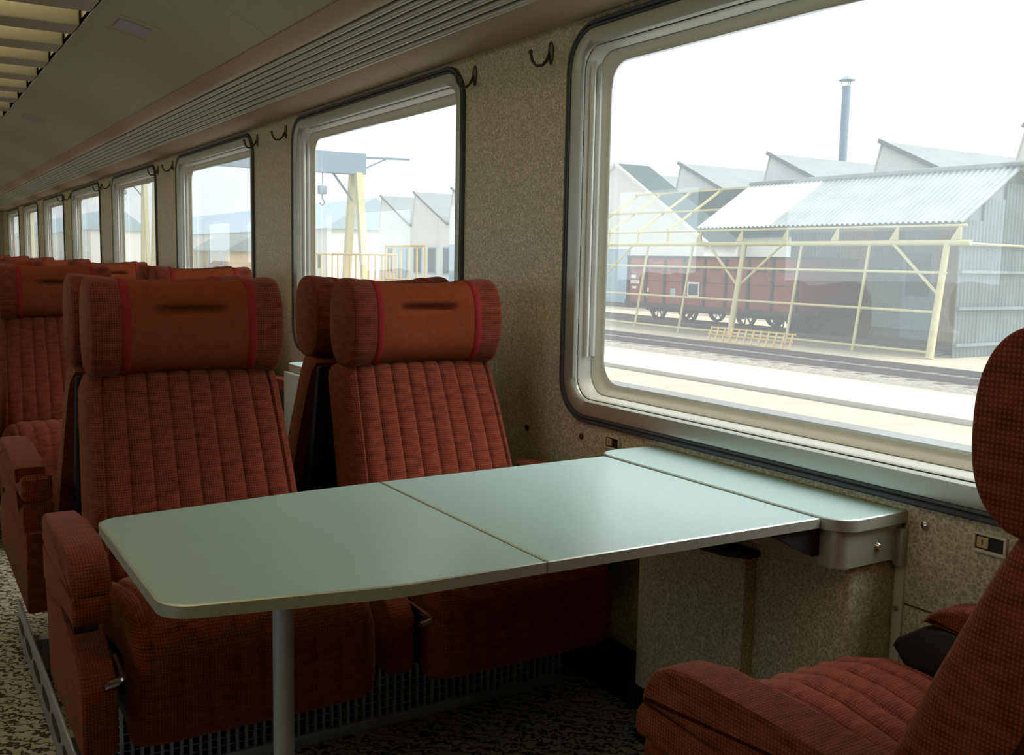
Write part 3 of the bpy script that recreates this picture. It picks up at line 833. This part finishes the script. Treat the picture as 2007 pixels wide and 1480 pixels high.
# goods wagon
def wagon():
    Wg = empty('goods_wagon', (26.45, 27.2, G + 0.21)); tag(Wg, 'faded red open goods wagon standing on bogies behind the yellow screen', 'goods wagon')
    L, hw = 4.5, 1.38
    zb, zt = 0.68, 2.45
    body = box('body', -hw, hw, -L, L, zb, zt, 'wagon_red', Wg, 0.02)
    box('top_rim', -hw - 0.04, hw + 0.04, -L - 0.04, L + 0.04, zt - 0.03, zt + 0.05, 'wagon_dark', Wg, 0.01)
    box('sole_bar', -hw - 0.03, hw + 0.03, -L - 0.05, L + 0.05, zb - 0.18, zb, 'wagon_dark', Wg, 0.01)
    p0 = None
    for k in range(9):
        yy = -L + 0.08 + k * (2 * L - 0.16) / 8
        if p0 is None:
            p0 = box('stanchion', -hw - 0.07, -hw, -0.05, 0.05, zb, zt - 0.03, 'wagon_dark', Wg, 0.008); p0.location.y = yy
        else: share(p0, 'stanchion', Wg, (0, yy, 0))
    for k in range(8):
        yy = -L + 0.08 + (k + 0.5) * (2 * L - 0.16) / 8
        box('side_board_joint', -hw - 0.012, -hw, yy - 0.5, yy + 0.5, 1.52, 1.545, 'wagon_dark', body)
        bar('door_latch', (-hw - 0.03, yy - 0.25, 2.02), (-hw - 0.03, yy + 0.25, 2.02), 0.05, 'wagon_dark', body)
    for y0, y1, z0, z1, m in ((0.25, 0.90, 1.00, 1.55, 'white_paint'), (1.55, 1.85, 0.98, 1.28, 'blue_door')):
        pl = box('marking_plate', -hw - 0.020, -hw - 0.012, y0, y1, z0, z1, m, body)
        if m == 'white_paint': box('plate_face', -hw - 0.024, -hw - 0.019, y0 + 0.07, y1 - 0.07, z0 + 0.07, z1 - 0.07, 'dark_pane', pl)
    for y0, z0, w_, h_ in ((4.25, 1.62, -0.30, 0.13), (4.27, 1.40, -0.55, 0.13), (4.15, 1.20, -0.25, 0.10), (3.42, 1.10, -0.30, 0.16), (3.42, 0.86, -0.20, 0.14)):
        box('painted_mark', -hw - 0.016, -hw - 0.012, y0 + w_, y0, z0, z0 + h_, 'white_paint', body)
    for yb in (-2.4, 2.4):
        bg_ = box('bogie_frame', -1.0, 1.0, yb - 1.35, yb + 1.35, 0.36, 0.58, 'wagon_dark', Wg, 0.03)
        for ya in (yb - 0.9, yb + 0.9):
            tube('axle', [(-0.85, ya, 0.46), (0.85, ya, 0.46)], 0.07, 'wagon_dark', bg_)
            for e in (-1, 1):
                bm = bmesh.new()
                ring = lambda r, x: [(x, ya + r * math.cos(2*PI*k/24), 0.46 + r * math.sin(2*PI*k/24)) for k in range(24)]
                x = e * 0.717
                loft_bm(bm, [ring(0.46, x - 0.06), ring(0.46, x + 0.06), ring(0.37, x + 0.06), ring(0.37, x - 0.06), ring(0.46, x - 0.06)], True, False)
                for sp in range(8):
                    t = 2 * PI * sp / 8 + 0.2
                    tube_bm(bm, [(x, ya, 0.46), (x, ya + 0.40 * math.cos(t), 0.46 + 0.40 * math.sin(t))], 0.028, 6)
                finish('wheel', bm, 'wagon_dark', bg_)
            box('axle_box', -1.08, -0.92, ya - 0.14, ya + 0.14, 0.32, 0.60, 'wagon_dark', bg_, 0.02)
    for yy in (-L - 0.05, L + 0.05):
        for xx in (-0.87, 0.87):
            s_ = 1 if yy > 0 else -1
            tube('buffer', [(xx, yy, 0.62), (xx, yy + s_ * 0.42, 0.62), (xx, yy + s_ * 0.43, 0.62), (xx, yy + s_ * 0.50, 0.62)], 0.09, 'wagon_dark', Wg, 12, radii=[0.09, 0.09, 0.2, 0.2])
wagon()

# corrugated shed over the wagon track
def corrugated(name, P0, P1, Q0, Q1, nwave, amp, mat, parent, thick=0.012, per=6):
    """sheet between the line P0-P1 and the line Q0-Q1, waves along P"""
    P0, P1, Q0, Q1 = map(Vector, (P0, P1, Q0, Q1))
    nrm = (P1 - P0).cross(Q0 - P0).normalized()
    bm = bmesh.new()
    N = nwave * per
    for off in (0, 1):
        pass
    ra, rb = [], []
    for side in (0, 1):
        for k in (range(N + 1) if side == 0 else range(N, -1, -1)):
            w = nrm * (amp * math.sin(2 * PI * k / per) + (thick if side else 0))
            ra.append(P0.lerp(P1, k / N) + w); rb.append(Q0.lerp(Q1, k / N) + w)
    loft_bm(bm, [ra, rb], True, False)
    return finish(name, bm, mat, parent, smooth=60)
Sh = empty('corrugated_shed', (24.2, 16.4, G)); tag(Sh, 'open shed with corrugated sheet roof and pale yellow steel frame', 'shed')
def S_(x, y, z): return (x - 24.2, y - 16.4, z - G)
RY0, RY1, RYF = 16.4, 26.8, 33.4
EZ, RZ, RXX = 2.43, 4.05, 26.75
nsh = 6
for k in range(nsh):
    a, b = RY0 + (RY1 - RY0) * k / nsh, RY0 + (RY1 - RY0) * (k + 1) / nsh
    corrugated('roof_sheet', S_(24.2, a, EZ), S_(24.2, b, EZ), S_(RXX, a, RZ), S_(RXX, b, RZ), 9, 0.035, 'tin_clear' if k >= 4 else 'tin', Sh)
for k in range(nsh):
    a, b = RY0 + (RY1 - RY0) * k / nsh, RY0 + (RY1 - RY0) * (k + 1) / nsh
    corrugated('back_roof_sheet', S_(29.3, b, EZ), S_(29.3, a, EZ), S_(RXX, b, RZ), S_(RXX, a, RZ), 9, 0.035, 'tin', Sh)
tube('ridge_cap', [S_(RXX, RY0 - 0.05, RZ + 0.05), S_(RXX, RY1, RZ + 0.05)], 0.09, 'tin', Sh, 10)
# end wall of vertical cladding and its rails
for k in range(5):
    xa, xb = 24.45 + 0.97 * k, 24.45 + 0.97 * (k + 1)
    zz = lambda x: EZ + (RZ - EZ) * (1 - abs(x - RXX) / 2.55) - 0.10
    corrugated('end_cladding', S_(xa, RY0 + 0.25, G), S_(xb, RY0 + 0.25, G), S_(xa, RY0 + 0.25, min(zz(xa), zz(xb))), S_(xb, RY0 + 0.25, min(zz(xa), zz(xb))), 6, 0.03, 'tin_dark', Sh)
prism('gable_sheet', [S_(24.25, 0, EZ - 0.05)[::2], S_(29.25, 0, EZ - 0.05)[::2], S_(RXX, 0, RZ - 0.06)[::2]], 1, 0.30, 0.33, 'tin_dark', Sh)
for z in (-0.9, 0.1, 1.1, 1.85):
    box('cladding_rail', 0.25, 5.0, 0.12, 0.2, z - G - 0.04, z - G + 0.04, 'tin_dark', Sh)
# back wall with boards, windows and cladding
for k in range(8):
    ya, yb = RY0 + 0.4 + 1.25 * k, RY0 + 0.4 + 1.25 * (k + 1)
    m = ('tin_dark', 'tin_dark', 'board', 'blue_door', 'tin_dark', 'board', 'blue_door', 'tin_dark')[k]
    pn = corrugated('back_cladding', S_(29.0, yb, G), S_(29.0, ya, G), S_(29.0, yb, EZ), S_(29.0, ya, EZ), 8, 0.03, m, Sh)
    if m == 'blue_door':
        box('shed_window', 4.72, 4.78, ya - 16.4 + 0.2, yb - 16.4 - 0.2, 1.5, 2.9, 'dark_pane', Sh)
# frame
tube('eave_beam', [S_(24.2, RY0 - 0.25, 1.87), S_(24.2, RYF, 1.87)], 0.075, 'yellow', Sh, 12)
tube('gutter_rail', [S_(24.2, RY0 - 0.1, 2.33), S_(24.2, RYF, 2.33)], 0.035, 'yellow', Sh, 8)
tube('end_beam', [S_(24.2, RY0 - 0.2, 1.85), S_(29.2, RY0 - 0.2, 1.80)], 0.03, 'yellow', Sh, 8)
thick = (16.85, 24.4, 32.0)
thin = (19.36, 21.92, 26.94, 29.4)
for y in thick:
    tube('post', [S_(24.2, y, 1.85), S_(23.55, y - 0.15, G)], 0.10, 'yellow', Sh, 12, radii=[0.085, 0.11])
    for e in (-1, 1):
        if y < 17 and e < 0: continue
        tube('knee_brace', [S_(24.18, y + e * 1.7, 1.85), S_(23.98, y, 0.45)], 0.045, 'yellow', Sh, 8)
for y in thin:
    tube('thin_post', [S_(24.2, y, 1.85), S_(23.55, y - 0.12, G)], 0.045, 'yellow', Sh, 8)
for z in (1.06, 0.0, -1.08):
    f = (1.85 - z) / (1.85 - G)
    tube('screen_rail', [S_(24.2 - 0.65 * f, 16.7, z), S_(24.2 - 0.65 * f, 33.2, z)], 0.038, 'yellow', Sh, 8)
for y in (16.45, 18.4, 20.5, 22.5, 24.5, 26.5):
    prism('eave_bracket', [(-0.0, 1.95 - G), (-0.0, 2.33 - G), (0.05, 2.33 - G), (0.30, 1.95 - G)], 0, -0.02, 0.02, 'yellow', Sh).location = (0, y - 16.4, 0)
for y in (28.3, 30.0, 31.8, 33.3):
    bar('rafter', S_(24.2, y, EZ - 0.08), S_(RXX, y, RZ - 0.08), 0.07, 'yellow', Sh)
    bar('bracket_post', S_(24.2, y, 1.87), S_(24.2, y, EZ), 0.06, 'yellow', Sh)
for f in (0.45, 0.98):
    bar('purlin', S_(24.2 + 2.55 * f, RY1, EZ + (RZ - EZ) * f - 0.03), S_(24.2 + 2.55 * f, RYF, EZ + (RZ - EZ) * f - 0.03), 0.07, 'yellow', Sh)

# ladder-like timber grating on the ground
Ld = empty('timber_grating', (21.45, 21.4, G)); tag(Ld, 'ochre ladder-like timber grating propped low in front of the shed', 'grating')
for xx, zz in ((0.0, 0.06), (0.12, 0.27), (0.24, 0.47)):
    bar('long_rail', (xx, -1.7, zz), (xx, 1.75, zz), 0.05, 'ochre', Ld)
for k in range(12):
    yy = -1.65 + 0.3 * k
    bar('rung', (0, yy - 0.03, 0.04), (0.24, yy + 0.05, 0.49), 0.05, 'ochre', Ld)

# white workshop with a steep gable behind the wagon
Wk = empty('white_workshop', (35.8, 42.4, G)); tag(Wk, 'white gabled workshop with a pale blue door behind the goods wagon', 'building')
prism('wall', [(-3.4, 0), (11.9, 0), (11.9, 3.6), (4.25, 8.0), (-3.4, 3.6)], 0, 0.0, 2.4, 'render', Wk, smooth=0)
for a, b in (((-3.7, 3.50), (4.25, 8.07)), ((4.25, 8.07), (12.2, 3.50))):
    bar('roof_edge', (-0.08, *a), (-0.08, *b), 0.16, 'render', Wk)
    bar('roof_slope', (1.2, *a), (1.2, *b), 2.4, 'roof_teal', Wk, 0.12)
box('door', -0.05, 0.0, 2.7, 5.1, 0.0, 3.2, 'blue_door', Wk)
for yy in (-0.6, 0.95):
    wd = box('window', -0.04, 0.0, yy - 0.5, yy + 0.5, 1.2, 2.6, 'white_paint', Wk)
    box('pane', -0.06, -0.03, yy - 0.42, yy + 0.42, 1.28, 2.52, 'dark_pane', wd)
# dark slate roofed building between it and the hall
Ds = empty('slate_roofed_store', (38.6, 40, G)); tag(Ds, 'low store with a dark slate roof behind the white workshop', 'building')
box('wall', 0.3, 3.2, -9, 14, 0, 3.9, 'render', Ds)
prism('roof', [(0.0, 3.9), (2.0, 6.73), (2.1, 6.73), (3.5, 3.95), (3.4, 3.9)], 1, -9.3, 14.3, 'roof_teal', Ds)

# saw-tooth hall
HX = 44.0
Hl = empty('sawtooth_hall', (HX, 0, G)); tag(Hl, 'long pale factory hall with a saw-tooth roof behind the shed', 'building')
apex = [27.0 + 7.8 * k for k in range(-2, 10)]
z0, za = 4.43 - G, 7.64 - G
prof = [(apex[0] - 7.0, 0), (apex[-1] + 0.82, 0)]
top = []
for a in apex:
    top += [(a - 6.97, z0), (a, za), (a + 0.82, z0)]
prism('wall', prof + top[::-1], 0, 0.0, 0.3, 'render', Hl, smooth=0)
r0 = None
for k, a in enumerate(apex):
    if r0 is None:
        r0 = prism('sloped_roof', [(-7.0, z0 + 0.02), (0.05, za + 0.05), (0.05, za - 0.07), (-7.0, z0 - 0.1)], 0, -0.15, 14, 'roof_grey', Hl, smooth=0); r0.location.y = a
        s0 = prism('skylight_face', [(0.05, za), (0.87, z0), (0.79, z0), (-0.03, za)], 0, -0.05, 14, 'tin_clear', Hl, smooth=0); s0.location.y = a
        v0 = bar('verge', (-0.2, -7.0, z0 + 0.05), (-0.2, 0.05, za + 0.08), 0.22, 'roof_grey', Hl); v0.location.y = a
    else:
        share(r0, 'sloped_roof', Hl, (0, a, 0)); share(s0, 'skylight_face', Hl, (0, a, 0)); share(v0, 'verge', Hl, (0, a, 0))
for k in range(11):
    yy = 64 + k * 3.1
    wd = box('window', -0.06, 0.0, yy - 0.85, yy + 0.85, 1.0, 3.6, 'blue_door', Hl)
    box('pane', -0.08, -0.05, yy - 0.7, yy + 0.7, 1.15, 3.45, 'dark_pane', wd)
for yy in (61, 80.9, 92.5):
    box('door', -0.10, 0.0, yy - 1.2, yy + 1.2, 0.0, 3.8, 'blue_door', Hl)
Ch = empty('smoke_stack', (60, 50.9, G)); tag(Ch, 'tall thin blue-grey smoke stack with a rain cap', 'chimney')
tube('stack', [(0, 0, 0), (0, 0, 15.6)], 0.30, 'stack', Ch, 16)
tube('rain_cap', [(0, 0, 16.0), (0, 0, 16.3)], 0.5, 'stack', Ch, 16, radii=[0.62, 0.08])
for a in (0, 2.09, 4.19):
    bar('cap_stay', (0.26 * math.cos(a), 0.26 * math.sin(a), 15.5), (0.45 * math.cos(a), 0.45 * math.sin(a), 16.05), 0.04, 'stack', Ch)

# gantry cranes
def gantry(x, y, h, label, span):
    Gc = empty('gantry_crane', (x, y, G)); tag(Gc, label, 'gantry crane', 'yellow gantry cranes in the yard')
    hz = h - G
    bar('girder', (0.6, 0, hz + 0.4), (-span, 0, hz + 0.4), 1.0, 'stack', Gc, 1.5)
    for e, x2 in ((1, 0.0), (-1, -0.0)):
        bar('leg', (x2, e * 0.5, hz - 0.3), (x2, e * 1.9, 0.0), 0.5, 'yellow', Gc)
    bar('cross_tie', (0, -1.8, 0.5), (0, 1.8, 0.5), 0.35, 'yellow', Gc)
    for e in (-1, 1):
        bar('far_leg', (-span + 1, e * 0.5, hz - 0.3), (-span + 1, e * 1.9, 0.0), 0.5, 'yellow', Gc)
    bar('cantilever', (0.6, -0.2, hz + 0.9), (3.8, -1.2, hz + 0.9), 0.14, 'stack', Gc)
    bar('stay', (0.6, -0.2, hz + 0.1), (2.2, -0.7, hz + 0.9), 0.10, 'stack', Gc)
    bar('knee', (-1.8, 0, hz - 0.3), (0, 0.6, hz - 2.2), 0.12, 'stack', Gc)
    tube('hoist_cable', [(-2.6, 0, hz), (-2.6, 0, hz - 1.3)], 0.03, 'stack', Gc, 6)
    hk = box('hook_block', -2.9, -2.3, -0.2, 0.2, hz - 1.9, hz - 1.3, 'stack', Gc, 0.05)
    tube('hook', [(-2.6, 0, hz - 1.9), (-2.6, 0, hz - 2.2), (-2.4, 0, hz - 2.5), (-2.6, 0, hz - 2.7), (-2.8, 0, hz - 2.5)], 0.06, 'stack', hk, 6)
gantry(29.3, 69.5, 7.6, 'yellow gantry crane with a blue-grey girder, seen through the second window', 15)
gantry(29.3, 142.0, 10.9, 'far yellow gantry crane seen through the fourth window', 15)

# yellow barrier frames near the second window's view
def barrier(x, y, n_, h, lab):
    Bf = empty('yellow_barrier', (x, y, G)); tag(Bf, lab, 'barrier', 'yellow tubular barriers in the yard')
    for z in (h * 0.45, h):
        tube('rail', [(0, 0, z), (0, n_ * 0.9, z)], 0.06, 'ochre', Bf, 8)
    p = None
    for k in range(n_ + 1):
        if p is None: p = tube('upright', [(0, 0, 0), (0, 0, h)], 0.05, 'ochre', Bf, 8)
        else: share(p, 'upright', Bf, (0, k * 0.9, 0))
barrier(21.6, 42.8, 5, 3.05, 'tall ochre tubular frame standing in the yard beyond the second window')
barrier(22.4, 47.7, 16, 2.6, 'long ochre tubular barrier beside the gantry legs')
# far buildings seen through the third to eighth windows
def far_block(x, y0, y1, h, lab, roof, wallm='render', nwin=0, dp=12):
    Fb = empty('yard_building', (x, y0, G)); tag(Fb, lab, 'building', 'far yard buildings')
    L = y1 - y0
    box('wall', 0, dp, 0, L, 0, h * 0.62, wallm, Fb)
    prism('roof', [(-0.5, h * 0.60), (dp / 2, h), (dp + 0.5, h * 0.60)], 1, -0.4, L + 0.4, roof, Fb, smooth=0)
    for k in range(nwin):
        yy = (k + 0.5) * L / nwin
        wd = box('window', -0.08, 0, yy - 0.8, yy + 0.8, 1.0, 2.8, 'white_paint', Fb)
        box('pane', -0.12, -0.06, yy - 0.65, yy + 0.65, 1.1, 2.7, 'dark_pane', wd)
far_block(44, 113, 200, 9.7, 'long building with a blue-grey roof past the saw-tooth hall', 'blue_door', 'render', 20)
far_block(36.2, 127, 144, 5.0, 'low brown-walled hut in front of the long blue-grey roof', 'roof_grey', 'board', 3, 6)
far_block(37, 235, 400, 12.5, 'distant long pale building at the end of the yard', 'blue_door', 'render', 20)
